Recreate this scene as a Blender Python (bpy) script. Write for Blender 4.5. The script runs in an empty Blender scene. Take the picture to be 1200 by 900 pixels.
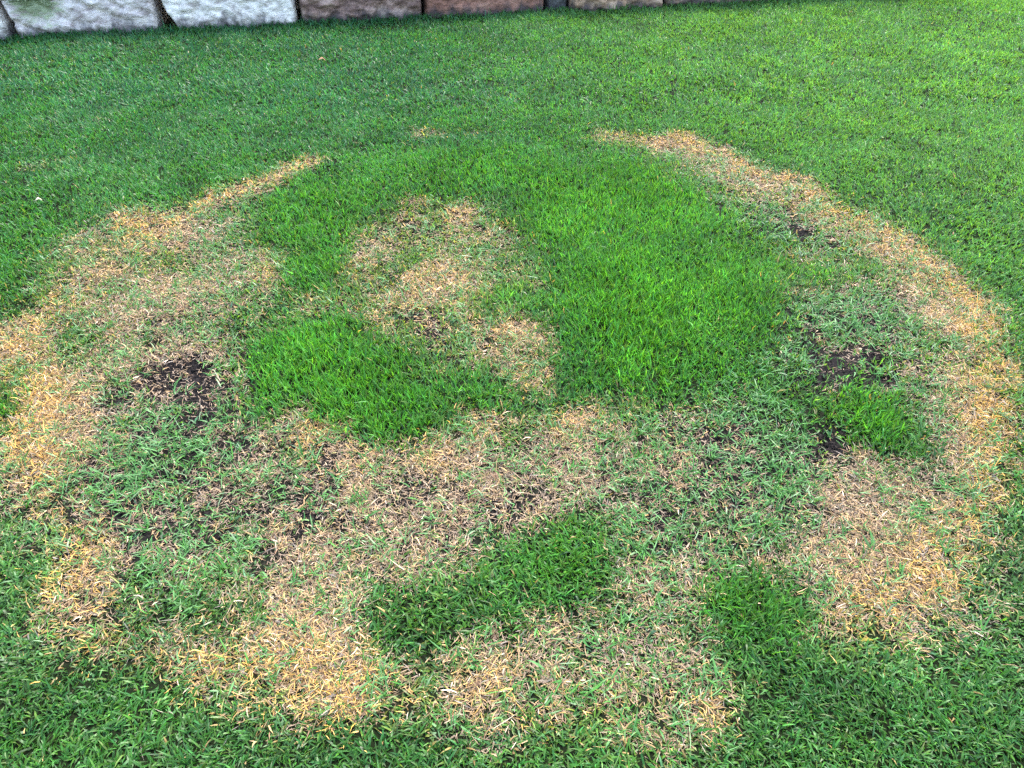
import bpy, math, random
import numpy as np
from math import radians

# ------------------------------------------------------------------ camera
scene = bpy.context.scene
CAM_H, PITCH = 1.45, 38.0
cam_data = bpy.data.cameras.new("camera")
cam_data.sensor_width = 36.0
cam_data.lens = 27.0
cam_data.clip_start, cam_data.clip_end = 0.02, 1000.0
cam = bpy.data.objects.new("camera", cam_data)
scene.collection.objects.link(cam)
cam.location = (0, 0, CAM_H)
cam.rotation_euler = (radians(90 - PITCH), 0, 0)
scene.camera = cam

# ------------------------------------------------------------------ sky, sun, exposure
SUN_EL, SUN_AZ = radians(58), radians(25)       # azimuth measured from +Y towards +X
world = bpy.data.worlds.new("World")
scene.world = world
world.use_nodes = True
wn = world.node_tree
bg = wn.nodes["Background"]
sky = wn.nodes.new("ShaderNodeTexSky")
sky.sky_type = 'NISHITA'
sky.sun_disc = False
sky.sun_elevation, sky.sun_rotation = SUN_EL, SUN_AZ
sky.air_density, sky.dust_density, sky.ozone_density = 1.0, 2.5, 1.0
wn.links.new(sky.outputs[0], bg.inputs[0])
bg.inputs[1].default_value = 0.15
sun_data = bpy.data.lights.new("sun", 'SUN')
sun_data.energy, sun_data.angle, sun_data.color = 1.4, radians(28), (1.0, 0.96, 0.90)
sun = bpy.data.objects.new("sun", sun_data)
scene.collection.objects.link(sun)
sun.rotation_euler = (math.pi / 2 - SUN_EL, 0, -SUN_AZ + math.pi)
sun.location = (0, 0, 20)
scene.view_settings.view_transform = 'Standard'
scene.view_settings.look = 'None'
scene.view_settings.exposure = 2.85
scene.view_settings.gamma = 1.0
scene.cycles.use_denoising = False
scene.cycles.max_bounces = 6
scene.cycles.transmission_bounces = 4
scene.cycles.diffuse_bounces = 4
scene.render.filter_size = 1.2

rng = np.random.default_rng(7)
C = scene.collection

# ------------------------------------------------------------------ noise
def vnoise(x, y, seed=0):
    """smooth value noise, 0..1"""
    xi, yi = np.floor(x).astype(np.int64), np.floor(y).astype(np.int64)
    fx, fy = x - xi, y - yi
    fx, fy = fx * fx * (3 - 2 * fx), fy * fy * (3 - 2 * fy)
    def h(a, b):
        n = (a * 374761393 + b * 668265263 + seed * 1442695041) & 0xFFFFFFFF
        n = ((n ^ (n >> 13)) * 1274126177) & 0xFFFFFFFF
        n = n ^ (n >> 16)
        return (n & 0xFFFF) / 65535.0
    return ((h(xi, yi) * (1 - fx) + h(xi + 1, yi) * fx) * (1 - fy)
            + (h(xi, yi + 1) * (1 - fx) + h(xi + 1, yi + 1) * fx) * fy)

def fbm(x, y, f, seed=0, octv=3):
    s = a = 0.0; w = 1.0
    for k in range(octv):
        s = s + w * vnoise(x * f + 17.3 * k, y * f - 9.1 * k, seed + k); a += w
        w *= 0.5; f *= 2.03
    return s / a

def sstep(a, b, x):
    t = np.clip((x - a) / (b - a), 0, 1)
    return t * t * (3 - 2 * t)

# ------------------------------------------------------------------ survey of the damaged turf
# each entry: centre x, centre y, half width, half depth (metres on the lawn), strength
DEAD = [
    (-2.254,3.578,0.138,0.084,0.45), (-1.883,3.15,0.056,0.083,0.5), (-1.647,3.019,0.055,0.086,0.9), (-1.563,2.923,0.053,0.082,0.9), (-1.482,2.831,0.052,0.079,0.9), (-1.45,2.907,0.053,0.082,0.9),
    (-1.418,2.987,0.054,0.085,0.9), (-1.369,3.129,0.056,0.091,0.9), (-1.303,3.244,0.057,0.096,0.9), (-1.239,3.29,0.058,0.098,0.9), (-1.174,3.337,0.059,0.1,0.9), (-1.092,3.434,0.06,0.104,0.9),
    (-1.026,3.609,0.062,0.112,0.9), (-1.276,2.861,0.168,0.152,0.7), (-1.655,2.835,0.151,0.176,0.6), (-0.841,3.332,0.02,0.043,0.35), (-0.849,3.741,0.047,0.068,0.4), (-0.433,3.991,0.105,0.075,0.6),
    (-0.22,3.991,0.108,0.062,0.35), (0.093,3.917,0.04,0.061,0.25), (0.052,3.405,0.02,0.039,0.45), (0.502,3.966,0.1,0.111,0.55), (0.766,3.869,0.131,0.107,0.85), (0.712,3.653,0.063,0.109,0.6),
    (0.792,3.505,0.061,0.102,0.6), (-0.413,3.15,0.101,0.065,0.65), (-0.207,3.044,0.068,0.166,0.85), (-0.047,2.835,0.099,0.139,0.65), (-0.413,2.884,0.132,0.154,0.6), (-0.554,2.701,0.117,0.07,0.65),
    (0.136,2.74,0.034,0.046,0.4), (0.884,3.917,0.066,0.127,0.95), (0.975,3.816,0.065,0.122,0.95), (1.062,3.719,0.064,0.118,0.95), (1.101,3.578,0.062,0.111,0.95), (1.158,3.474,0.061,0.106,0.95),
    (1.283,3.405,0.06,0.103,0.95), (1.349,3.309,0.058,0.099,0.95), (1.359,3.155,0.056,0.092,0.95), (1.39,3.044,0.055,0.087,0.95), (1.481,2.963,0.054,0.084,0.95), (1.539,2.861,0.052,0.08,0.95),
    (1.577,2.758,0.051,0.076,0.95), (0.966,3.444,0.084,0.16,0.85), (1.123,3.276,0.112,0.171,0.65), (1.282,2.975,0.077,0.092,0.85), (1.445,2.82,0.078,0.1,0.9), (1.345,2.858,0.052,0.087,0.7),
    (1.231,2.884,0.211,0.231,0.45), (0.935,2.858,0.026,0.042,0.4), (-1.594,2.401,0.108,0.26,0.68), (-1.275,2.36,0.162,0.213,0.88), (-1.538,2.566,0.049,0.098,0.6), (-0.914,2.55,0.06,0.081,0.85),
    (-1.185,2.626,0.132,0.067,0.5), (-0.968,2.295,0.068,0.084,0.55), (-0.705,2.278,0.042,0.083,0.5), (-1.1,2.456,0.063,0.107,0.55), (-1.68,2.125,0.117,0.101,0.88), (-1.556,1.971,0.156,0.087,0.75),
    (-1.616,2.253,0.044,0.096,0.75), (-1.359,1.81,0.122,0.12,0.92), (-1.373,1.667,0.049,0.121,0.88), (-1.253,1.452,0.049,0.095,0.65), (-1.191,1.508,0.058,0.192,0.7), (-1.107,1.989,0.26,0.233,0.6),
    (-0.981,1.534,0.21,0.239,0.5), (-0.607,1.484,0.172,0.18,0.6), (-0.742,1.926,0.04,0.027,0.5), (-0.833,1.873,0.049,0.069,0.75), (-0.555,1.639,0.081,0.092,0.85), (-1.399,2.075,0.07,0.073,0.35),
    (-0.6,2.496,0.098,0.163,0.55), (-0.273,2.471,0.121,0.198,0.92), (-0.461,2.234,0.034,0.049,0.6), (-0.352,2.213,0.117,0.187,0.4), (-0.215,1.939,0.04,0.049,0.7), (-0.153,2.048,0.07,0.157,0.5),
    (0,2.145,0.1,0.072,0.82), (0.05,1.886,0.061,0.065,0.85), (0.127,2.012,0.039,0.047,0.6), (0.032,2.471,0.057,0.049,0.5), (-0.144,2.253,0.025,0.068,0.7), (0.074,2.606,0.057,0.06,0.4),
    (0.355,1.767,0.046,0.038,0.82), (-0.083,1.665,0.088,0.045,0.75), (0.155,1.676,0.121,0.056,0.88), (-0.196,1.537,0.084,0.075,0.8), (-0.355,1.436,0.099,0.126,0.78), (-0.021,1.436,0.102,0.126,0.75),
    (0.157,1.517,0.087,0.084,0.88), (0.026,1.596,0.026,0.035,0.5), (-0.522,1.517,0.081,0.067,0.8), (0.348,1.476,0.12,0.171,0.5), (0.165,1.382,0.099,0.068,0.65), (0.486,1.714,0.087,0.058,0.4),
    (1.127,2.619,0.023,0.033,0.5), (0.668,2.275,0.018,0.025,0.45), (0.679,2.1,0.023,0.03,0.65), (0.65,1.745,0.025,0.028,0.75), (0.984,2.253,0.059,0.03,0.45), (1.159,2.097,0.226,0.313,0.45),
    (0.663,1.525,0.198,0.229,0.4), (0.857,2.024,0.083,0.131,0.3), (1.505,2.632,0.104,0.088,0.92), (1.419,2.314,0.106,0.219,0.75), (1.577,2.758,0.061,0.091,1), (1.599,2.632,0.059,0.085,1),
    (1.609,2.471,0.057,0.078,1), (1.638,2.363,0.055,0.073,1), (1.625,2.223,0.053,0.068,1), (1.569,2.125,0.051,0.064,1), (1.5,2.179,0.08,0.123,0.95), (1.551,1.996,0.044,0.11,0.75),
    (1.393,1.856,0.046,0.085,0.8), (1.278,1.757,0.076,0.064,0.72), (1.355,1.648,0.045,0.101,0.9), (1.271,1.561,0.068,0.1,0.95), (1.216,1.397,0.042,0.069,0.88), (0.957,1.394,0.194,0.081,0.8),
    (1.222,1.657,0.049,0.074,0.5), (1.358,1.955,0.074,0.102,0.5), (-1.032,1.286,0.032,0.057,0.95), (-1.055,1.22,0.021,0.021,0.9), (-0.993,1.122,0.073,0.046,0.92), (-0.953,1.184,0.065,0.036,0.75),
    (-0.91,0.983,0.109,0.06,0.5), (-0.695,0.957,0.027,0.016,0.6), (-0.606,0.891,0.05,0.059,0.58), (-0.531,0.94,0.05,0.032,0.75), (-0.411,0.895,0.065,0.104,0.96), (-0.466,0.998,0.097,0.041,0.75),
    (-0.475,1.116,0.086,0.081,0.78), (-0.996,1.055,0.038,0.028,0.6), (-0.49,1.274,0.079,0.069,0.75), (-0.768,1.191,0.198,0.132,0.5), (-0.267,1.239,0.153,0.094,0.8), (-0.216,1.134,0.058,0.039,0.82),
    (-0.324,1.144,0.065,0.049,0.6), (0.025,1.093,0.014,0.021,0.5), (-0.353,0.989,0.022,0.07,0.75), (-0.297,0.862,0.056,0.067,0.92), (-0.031,0.863,0.059,0.08,0.82), (-0.135,0.819,0.053,0.034,0.55),
    (0.108,0.973,0.08,0.053,0.75), (0.095,0.867,0.028,0.024,0.82), (0.162,0.81,0.069,0.042,0.75), (0.223,0.766,0.06,0.037,0.78), (0.253,0.828,0.039,0.043,0.75), (0.294,0.986,0.081,0.05,0.65),
    (0.308,1.107,0.088,0.065,0.65), (0.328,1.256,0.094,0.077,0.5), (0.332,0.835,0.022,0.046,0.75), (0.195,0.896,0.036,0.034,0.5), (-0.208,0.844,0.035,0.037,0.4), (1.095,1.271,0.046,0.058,0.95),
    (0.942,1.138,0.032,0.031,0.95), (0.92,1.172,0.093,0.11,0.96), (0.722,1.049,0.073,0.059,0.92), (0.681,0.964,0.057,0.04,0.78), (0.856,1.049,0.073,0.045,0.75), (0.752,1.184,0.092,0.092,0.8),
    (1.027,1.144,0.05,0.074,0.35), (0.728,0.947,0.073,0.036,0.35), (0.556,1.227,0.043,0.033,0.75), (0.517,1.24,0.106,0.087,0.45), (0.399,1.008,0.028,0.029,0.75), (0.409,0.841,0.067,0.031,0.78),
    (-0.307,2.877,0.448,0.223,0.46), (-0.319,2.337,0.289,0.392,0.48), (-0.056,2.048,0.167,0.205,0.5), (-1.27,1.603,0.096,0.306,0.75), (-0.873,1.36,0.218,0.331,0.5), (-1.287,2.518,0.44,0.501,0.6),
    (0.169,2.719,0.034,0.053,0.4), (1.569,2.125,0.068,0.085,0.62), (1.558,1.989,0.066,0.078,0.62), (1.489,1.877,0.063,0.072,0.62), (1.425,1.773,0.061,0.068,0.62), (1.383,1.676,0.059,0.063,0.62),
    (1.345,1.585,0.057,0.059,0.62), (1.294,1.506,0.055,0.056,0.62), (1.246,1.431,0.054,0.053,0.62), (1.2,1.36,0.052,0.05,0.62), (1.134,1.288,0.051,0.047,0.62), (1.071,1.22,0.049,0.044,0.62),
    (1.002,1.156,0.048,0.042,0.62), (0.936,1.095,0.047,0.04,0.62), (0.869,1.057,0.046,0.038,0.62), (0.804,1.019,0.045,0.037,0.62), (0.741,0.983,0.044,0.036,0.62), (0.772,3.505,0.171,0.302,0.5),
    (0.909,3.285,0.162,0.274,0.5), (1.034,3.086,0.155,0.25,0.5), (1.175,2.701,0.141,0.206,0.5), (1.23,2.381,0.129,0.173,0.5), (0.47,3.979,0.063,0.122,0.6), (0.548,3.946,0.062,0.12,0.6),
    (0.626,3.913,0.062,0.119,0.6), (0.702,3.881,0.061,0.117,0.6), (0.806,3.845,0.061,0.116,0.6), (0.909,3.81,0.061,0.114,0.6), (0.903,3.776,0.112,0.209,0.68), (1.006,3.557,0.107,0.191,0.68),
    (1.101,3.356,0.102,0.175,0.68), (1.206,3.172,0.098,0.161,0.68), (1.304,3.003,0.094,0.148,0.68), (1.383,2.865,0.091,0.139,0.68), (1.457,2.736,0.088,0.13,0.68), (1.476,2.599,0.085,0.121,0.68),
    (1.494,2.471,0.082,0.113,0.68), (1.51,2.351,0.079,0.105,0.68), (1.516,2.135,0.074,0.093,0.68), (-1.617,2.351,0.079,0.105,0.6), (-1.626,2.213,0.076,0.097,0.6), (-1.634,2.085,0.073,0.09,0.6),
    (-1.603,1.943,0.07,0.082,0.6), (-1.452,1.856,0.063,0.071,0.64), (-1.415,1.753,0.061,0.067,0.64), (-1.38,1.657,0.059,0.062,0.64), (-1.316,1.551,0.056,0.058,0.64), (-1.256,1.452,0.054,0.053,0.64),
    (-1.168,1.36,0.052,0.05,0.64), (-1.085,1.274,0.051,0.046,0.64), (-1.064,1.211,0.049,0.044,0.64), (-1.044,1.152,0.048,0.042,0.64), (-1.024,1.095,0.047,0.04,0.64), (-0.967,1.043,0.046,0.038,0.64),
    (-0.912,0.994,0.045,0.036,0.64), (-0.847,0.969,0.044,0.035,0.64), (-0.782,0.945,0.044,0.035,0.64), (-0.719,0.921,0.043,0.034,0.64), (-0.656,0.911,0.043,0.033,0.64), (-0.594,0.901,0.043,0.033,0.64),
    (-0.532,0.891,0.043,0.033,0.64), (-0.653,0.882,0.039,0.03,0.56), (-0.588,0.863,0.038,0.029,0.56), (-0.525,0.844,0.038,0.029,0.56), (-0.463,0.825,0.038,0.028,0.56), (-0.405,0.819,0.038,0.028,0.56),
    (-0.346,0.813,0.037,0.028,0.56), (-0.289,0.807,0.037,0.028,0.56), (-0.233,0.804,0.037,0.027,0.56), (-0.178,0.8,0.037,0.027,0.56), (-0.122,0.797,0.037,0.027,0.56), (-0.067,0.793,0.037,0.027,0.56),
    (-0.02,0.785,0.037,0.027,0.56), (0.027,0.776,0.037,0.027,0.56), (0.073,0.768,0.037,0.026,0.56), (0.119,0.76,0.036,0.026,0.56), (0.165,0.752,0.036,0.026,0.56), (0.216,0.763,0.037,0.026,0.56),
    (0.267,0.775,0.037,0.027,0.56), (0.319,0.787,0.037,0.027,0.56), (0.372,0.798,0.037,0.027,0.56), (0.418,0.816,0.038,0.028,0.56), (0.465,0.835,0.038,0.028,0.56), (-1.201,2.253,0.4,0.635,0.5),
    (-0.805,1.42,0.402,0.414,0.5), (-0.187,1.375,0.406,0.288,0.5), (0.486,1.39,0.398,0.307,0.5), (1.271,2.323,0.424,0.742,0.45), (0.938,1.33,0.248,0.353,0.5), (-0.488,0.931,0.235,0.132,0.45),
    (0.178,0.901,0.285,0.158,0.42), (-0.248,2.41,0.372,0.615,0.4), (-0.878,1.072,0.106,0.139,0.4),
]
ORANGE = [
    (-1.647,3.019,0.055,0.086,0.8), (-1.563,2.923,0.053,0.082,0.8), (-1.482,2.831,0.052,0.079,0.8), (-1.45,2.907,0.053,0.082,0.8), (-1.418,2.987,0.054,0.085,0.8), (-1.369,3.129,0.056,0.091,0.8),
    (-1.303,3.244,0.057,0.096,0.8), (-1.239,3.29,0.058,0.098,0.8), (-1.174,3.337,0.059,0.1,0.8), (-1.092,3.434,0.06,0.104,0.8), (-1.026,3.609,0.062,0.112,0.8), (-0.433,3.991,0.105,0.075,0.3),
    (0.766,3.869,0.131,0.107,0.4), (-0.413,3.15,0.101,0.065,0.5), (-0.207,3.044,0.068,0.166,0.5), (0.884,3.917,0.066,0.127,0.75), (0.975,3.816,0.065,0.122,0.75), (1.062,3.719,0.064,0.118,0.75),
    (1.101,3.578,0.062,0.111,0.75), (1.158,3.474,0.061,0.106,0.75), (1.283,3.405,0.06,0.103,0.75), (1.349,3.309,0.058,0.099,0.75), (1.359,3.155,0.056,0.092,0.75), (1.39,3.044,0.055,0.087,0.75),
    (1.481,2.963,0.054,0.084,0.75), (1.539,2.861,0.052,0.08,0.75), (1.577,2.758,0.051,0.076,0.75), (0.935,2.858,0.026,0.042,0.4), (-0.914,2.55,0.06,0.081,0.5), (-0.705,2.278,0.042,0.083,0.5),
    (-1.68,2.125,0.117,0.101,0.35), (-1.559,1.978,0.157,0.081,0.35), (-1.424,1.81,0.058,0.12,0.45), (-1.373,1.667,0.049,0.121,0.65), (-1.253,1.452,0.049,0.095,0.5), (-0.555,1.639,0.081,0.092,0.5),
    (-0.273,2.471,0.121,0.198,0.4), (-0.6,2.496,0.098,0.163,0.4), (-0.215,1.939,0.04,0.049,0.5), (0,2.145,0.1,0.072,0.4), (0.05,1.886,0.061,0.065,0.55), (0.355,1.767,0.046,0.038,0.5),
    (-0.083,1.665,0.088,0.045,0.45), (0.155,1.676,0.121,0.056,0.55), (-0.196,1.537,0.084,0.075,0.3), (-0.365,1.508,0.102,0.058,0.3), (0.679,2.1,0.023,0.03,0.5), (0.65,1.745,0.025,0.028,0.5),
    (1.577,2.758,0.061,0.091,0.75), (1.599,2.632,0.059,0.085,0.75), (1.609,2.471,0.057,0.078,0.75), (1.638,2.363,0.055,0.073,0.75), (1.625,2.223,0.053,0.068,0.75), (1.569,2.125,0.051,0.064,0.75),
    (1.551,1.996,0.044,0.11,0.5), (1.393,1.856,0.046,0.085,0.4), (1.356,1.648,0.046,0.101,0.65), (1.28,1.5,0.035,0.05,0.5), (1.218,1.397,0.04,0.069,0.75), (-1.038,1.286,0.032,0.057,0.55),
    (-1.055,1.22,0.021,0.021,0.7), (-1.017,1.122,0.049,0.046,0.6), (-0.91,0.983,0.109,0.06,0.4), (-0.606,0.891,0.05,0.059,0.4), (-0.414,0.886,0.06,0.093,0.5), (-0.534,0.935,0.045,0.026,0.4),
    (-0.297,0.862,0.056,0.067,0.6), (-0.031,0.851,0.059,0.068,0.45), (0.139,0.969,0.019,0.018,0.5), (0.162,0.81,0.069,0.042,0.4), (0.223,0.766,0.06,0.037,0.6), (0.332,0.835,0.022,0.046,0.4),
    (1.095,1.271,0.046,0.058,0.65), (0.942,1.138,0.032,0.031,0.8), (1.012,1.214,0.036,0.059,0.5), (0.72,1.042,0.072,0.052,0.35), (0.681,0.964,0.057,0.04,0.6), (0.856,1.049,0.073,0.045,0.5),
    (0.409,0.841,0.067,0.031,0.6), (-0.291,2.892,0.467,0.24,0.3), (-0.232,2.281,0.351,0.437,0.3), (-1.563,2.666,0.233,0.207,0.3), (1.569,2.125,0.068,0.085,0.8), (1.558,1.989,0.066,0.078,0.8),
    (1.489,1.877,0.063,0.072,0.8), (1.425,1.773,0.061,0.068,0.8), (1.383,1.676,0.059,0.063,0.8), (1.345,1.585,0.057,0.059,0.8), (1.294,1.506,0.055,0.056,0.8), (1.246,1.431,0.054,0.053,0.8),
    (1.2,1.36,0.052,0.05,0.8), (1.134,1.288,0.051,0.047,0.8), (1.071,1.22,0.049,0.044,0.8), (1.002,1.156,0.048,0.042,0.8), (0.936,1.095,0.047,0.04,0.8), (0.869,1.057,0.046,0.038,0.8),
    (0.804,1.019,0.045,0.037,0.8), (0.741,0.983,0.044,0.036,0.8), (0.47,3.979,0.063,0.122,0.5), (0.548,3.946,0.062,0.12,0.5), (0.626,3.913,0.062,0.119,0.5), (0.702,3.881,0.061,0.117,0.5),
    (0.806,3.845,0.061,0.116,0.5), (0.909,3.81,0.061,0.114,0.5), (0.903,3.776,0.112,0.209,0.3), (1.006,3.557,0.107,0.191,0.3), (1.101,3.356,0.102,0.175,0.3), (1.206,3.172,0.098,0.161,0.3),
    (1.304,3.003,0.094,0.148,0.3), (1.383,2.865,0.091,0.139,0.3), (1.457,2.736,0.088,0.13,0.3), (1.476,2.599,0.085,0.121,0.3), (1.494,2.471,0.082,0.113,0.3), (1.51,2.351,0.079,0.105,0.3),
    (1.516,2.135,0.074,0.093,0.3), (-1.617,2.351,0.079,0.105,0.5), (-1.626,2.213,0.076,0.097,0.5), (-1.634,2.085,0.073,0.09,0.5), (-1.603,1.943,0.07,0.082,0.5), (-1.452,1.856,0.063,0.071,0.7),
    (-1.415,1.753,0.061,0.067,0.7), (-1.38,1.657,0.059,0.062,0.7), (-1.316,1.551,0.056,0.058,0.7), (-1.256,1.452,0.054,0.053,0.7), (-1.168,1.36,0.052,0.05,0.7), (-1.085,1.274,0.051,0.046,0.7),
    (-1.064,1.211,0.049,0.044,0.7), (-1.044,1.152,0.048,0.042,0.7), (-1.024,1.095,0.047,0.04,0.7), (-0.967,1.043,0.046,0.038,0.7), (-0.912,0.994,0.045,0.036,0.7), (-0.847,0.969,0.044,0.035,0.7),
    (-0.782,0.945,0.044,0.035,0.7), (-0.719,0.921,0.043,0.034,0.7), (-0.656,0.911,0.043,0.033,0.7), (-0.594,0.901,0.043,0.033,0.7), (-0.532,0.891,0.043,0.033,0.7), (-0.653,0.882,0.039,0.03,0.6),
    (-0.588,0.863,0.038,0.029,0.6), (-0.525,0.844,0.038,0.029,0.6), (-0.463,0.825,0.038,0.028,0.6), (-0.405,0.819,0.038,0.028,0.6), (-0.346,0.813,0.037,0.028,0.6), (-0.289,0.807,0.037,0.028,0.6),
    (-0.233,0.804,0.037,0.027,0.6), (-0.178,0.8,0.037,0.027,0.6), (-0.122,0.797,0.037,0.027,0.6), (-0.067,0.793,0.037,0.027,0.6), (-0.02,0.785,0.037,0.027,0.6), (0.027,0.776,0.037,0.027,0.6),
    (0.073,0.768,0.037,0.026,0.6), (0.119,0.76,0.036,0.026,0.6), (0.165,0.752,0.036,0.026,0.6), (0.216,0.763,0.037,0.026,0.6), (0.267,0.775,0.037,0.027,0.6), (0.319,0.787,0.037,0.027,0.6),
    (0.372,0.798,0.037,0.027,0.6), (0.418,0.816,0.038,0.028,0.6), (0.465,0.835,0.038,0.028,0.6),
]
SOIL = [
    (0.78,3.495,0.03,0.051,0.4), (-0.416,2.861,0.038,0.068,0.35), (0.221,3.044,0.02,0.033,0.4), (0.59,2.987,0.023,0.04,0.4), (1.138,3.061,0.037,0.05,0.55), (1.177,2.839,0.047,0.06,0.85),
    (1.275,2.736,0.029,0.043,0.6), (1.04,2.963,0.143,0.16,0.25), (-1.178,1.818,0.062,0.046,0.95), (-1.066,1.895,0.101,0.092,1), (-0.949,1.899,0.033,0.053,0.85), (-1.186,2.205,0.047,0.045,0.75),
    (-1.062,2.176,0.025,0.052,0.65), (-0.927,2.125,0.029,0.051,0.65), (-1.189,2.051,0.021,0.024,0.55), (-0.916,1.714,0.056,0.039,0.65), (-0.804,1.461,0.036,0.038,0.75), (-1.148,1.517,0.03,0.027,0.55),
    (-0.615,1.568,0.028,0.035,0.35), (-0.494,1.364,0.057,0.04,0.35), (-0.928,1.551,0.247,0.458,0.32), (-0.536,1.42,0.134,0.25,0.24), (-0.311,2.171,0.08,0.13,0.3), (-0.211,2.012,0.032,0.094,0.45),
    (-0.063,2.055,0.029,0.029,0.45), (0.242,1.445,0.02,0.022,0.85), (0.406,1.495,0.02,0.028,0.85), (0.463,1.594,0.019,0.027,0.75), (0.022,1.382,0.044,0.038,0.5), (0.15,1.5,0.081,0.083,0.25),
    (0.332,1.397,0.022,0.023,0.6), (1.126,2.616,0.023,0.03,0.4), (1.151,1.982,0.055,0.062,1), (1.225,2.168,0.035,0.029,0.85), (0.936,1.858,0.085,0.036,0.85), (1.079,1.847,0.074,0.03,0.75),
    (0.807,1.793,0.018,0.029,0.85), (0.833,2.11,0.044,0.035,0.65), (0.887,1.585,0.042,0.053,0.85), (0.847,1.517,0.023,0.017,0.75), (0.586,1.614,0.02,0.025,0.95), (0.658,1.601,0.017,0.023,0.75),
    (0.823,1.656,0.029,0.017,0.65), (0.736,1.494,0.018,0.02,0.75), (0.504,1.468,0.024,0.032,0.65), (1.149,2.381,0.026,0.041,0.55), (1.024,1.372,0.026,0.018,0.65), (1.048,2.06,0.238,0.318,0.31),
    (0.603,1.517,0.232,0.236,0.32), (1.29,2.295,0.09,0.112,0.3), (-0.712,1.249,0.055,0.024,0.85), (-0.893,1.262,0.092,0.026,0.55), (-0.493,1.271,0.076,0.058,0.45), (-0.663,1.309,0.043,0.021,0.5),
    (0.328,1.256,0.094,0.077,0.3), (0.37,1.316,0.038,0.02,0.6), (0.558,1.227,0.031,0.028,0.45), (0.461,1.244,0.049,0.051,0.35), (-0.141,1.345,0.249,0.161,0.2),
]
REGROW = [
    (0.808,3.479,0.101,0.127,0.5), (-0.42,2.865,0.14,0.133,0.4), (1.097,3.262,0.135,0.184,0.35), (1.048,2.975,0.156,0.213,0.7), (1.31,2.729,0.076,0.078,0.6), (-1.214,2.07,0.053,0.161,0.8),
    (-1.004,1.534,0.233,0.239,0.85), (-0.618,1.481,0.16,0.166,0.6), (-0.982,1.966,0.141,0.207,0.5), (-1.244,1.989,0.068,0.139,0.6), (-0.311,2.171,0.08,0.13,0.55), (-0.214,2.024,0.048,0.107,0.6),
    (-0.139,2.048,0.056,0.108,0.4), (-0.056,2.046,0.056,0.048,0.6), (-0.022,1.42,0.089,0.093,0.35), (0.362,1.452,0.102,0.143,0.7), (0.375,1.672,0.092,0.06,0.7), (-0.072,1.4,0.05,0.057,0.5),
    (0.176,1.382,0.088,0.068,0.4), (1.192,2.207,0.227,0.192,0.85), (0.882,1.966,0.122,0.124,0.75), (0.668,1.545,0.199,0.253,0.85), (1.204,1.856,0.065,0.106,0.75), (1.07,1.921,0.107,0.156,0.5),
    (0.945,2.24,0.118,0.163,0.5), (0.939,1.405,0.172,0.077,0.35), (1.219,1.657,0.046,0.067,0.6), (1.345,1.955,0.061,0.102,0.4), (-0.468,1.004,0.094,0.032,0.3), (-0.475,1.116,0.086,0.081,0.4),
    (-0.778,1.191,0.209,0.132,0.8), (0.308,1.107,0.088,0.065,0.45), (0.328,1.256,0.094,0.077,0.75), (0.191,0.941,0.064,0.051,0.4), (0.752,1.184,0.092,0.092,0.4), (0.457,1.223,0.048,0.071,0.85),
    (0.652,1.256,0.06,0.077,0.5), (-0.154,1.375,0.241,0.165,0.3), (0.772,3.505,0.171,0.302,0.5), (0.909,3.285,0.162,0.274,0.5), (1.034,3.086,0.155,0.25,0.5), (1.175,2.701,0.141,0.206,0.5),
    (1.23,2.381,0.129,0.173,0.5), (-0.795,1.5,0.334,0.495,0.35), (0.483,1.375,0.395,0.319,0.35), (1.166,2.24,0.281,0.614,0.4), (0.246,1.027,0.132,0.134,0.3), (0.831,1.302,0.149,0.199,0.3),
]
LUSH = [
    (-0.66,1.946,0.175,0.261,0.9), (-0.72,2.524,0.144,0.15,0.7), (-0.458,1.856,0.144,0.214,0.9), (-0.324,1.714,0.125,0.135,0.9), (-0.127,1.773,0.127,0.06,0.8), (-0.811,2.06,0.056,0.097,0.9),
    (0.424,2.323,0.272,0.493,0.95), (0.377,1.939,0.161,0.139,0.85), (0.219,3.044,0.219,0.419,0.8), (0.56,3.129,0.41,0.526,0.8), (0,2.351,0.122,0.087,0.5), (-0.813,2.904,0.212,0.253,0.65),
    (0.214,3.309,0.136,0.378,0.6), (0.763,2.351,0.153,0.35,0.8), (1.096,2.55,0.193,0.113,0.55), (0.876,2.44,0.125,0.275,0.6), (1.036,1.652,0.098,0.124,0.95), (-0.804,1.041,0.071,0.048,0.75),
    (-0.632,1.024,0.058,0.035,0.65), (-0.728,1.055,0.057,0.028,0.6), (-0.181,1.047,0.105,0.088,0.35), (-0.02,1.107,0.098,0.132,0.45), (0.114,1.201,0.114,0.11,0.55), (0.172,1.244,0.088,0.078,0.5),
    (-0.235,1.01,0.084,0.06,0.3), (0.524,1.043,0.105,0.085,0.75), (0.643,1.254,0.047,0.061,0.3), (-0.805,3.044,0.293,0.419,0.5), (-0.162,3.495,0.567,0.317,0.5), (0.585,3.044,0.439,0.681,0.6),
    (0.439,2.213,0.322,0.405,0.7), (0.923,2.632,0.165,0.375,0.4), (-1.492,1.643,0.063,0.206,0.7), (-1.388,2.687,0.167,0.063,0.5), (-1.085,2.802,0.155,0.14,0.4), (0,2.331,0.121,0.106,0.5),
]


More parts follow.
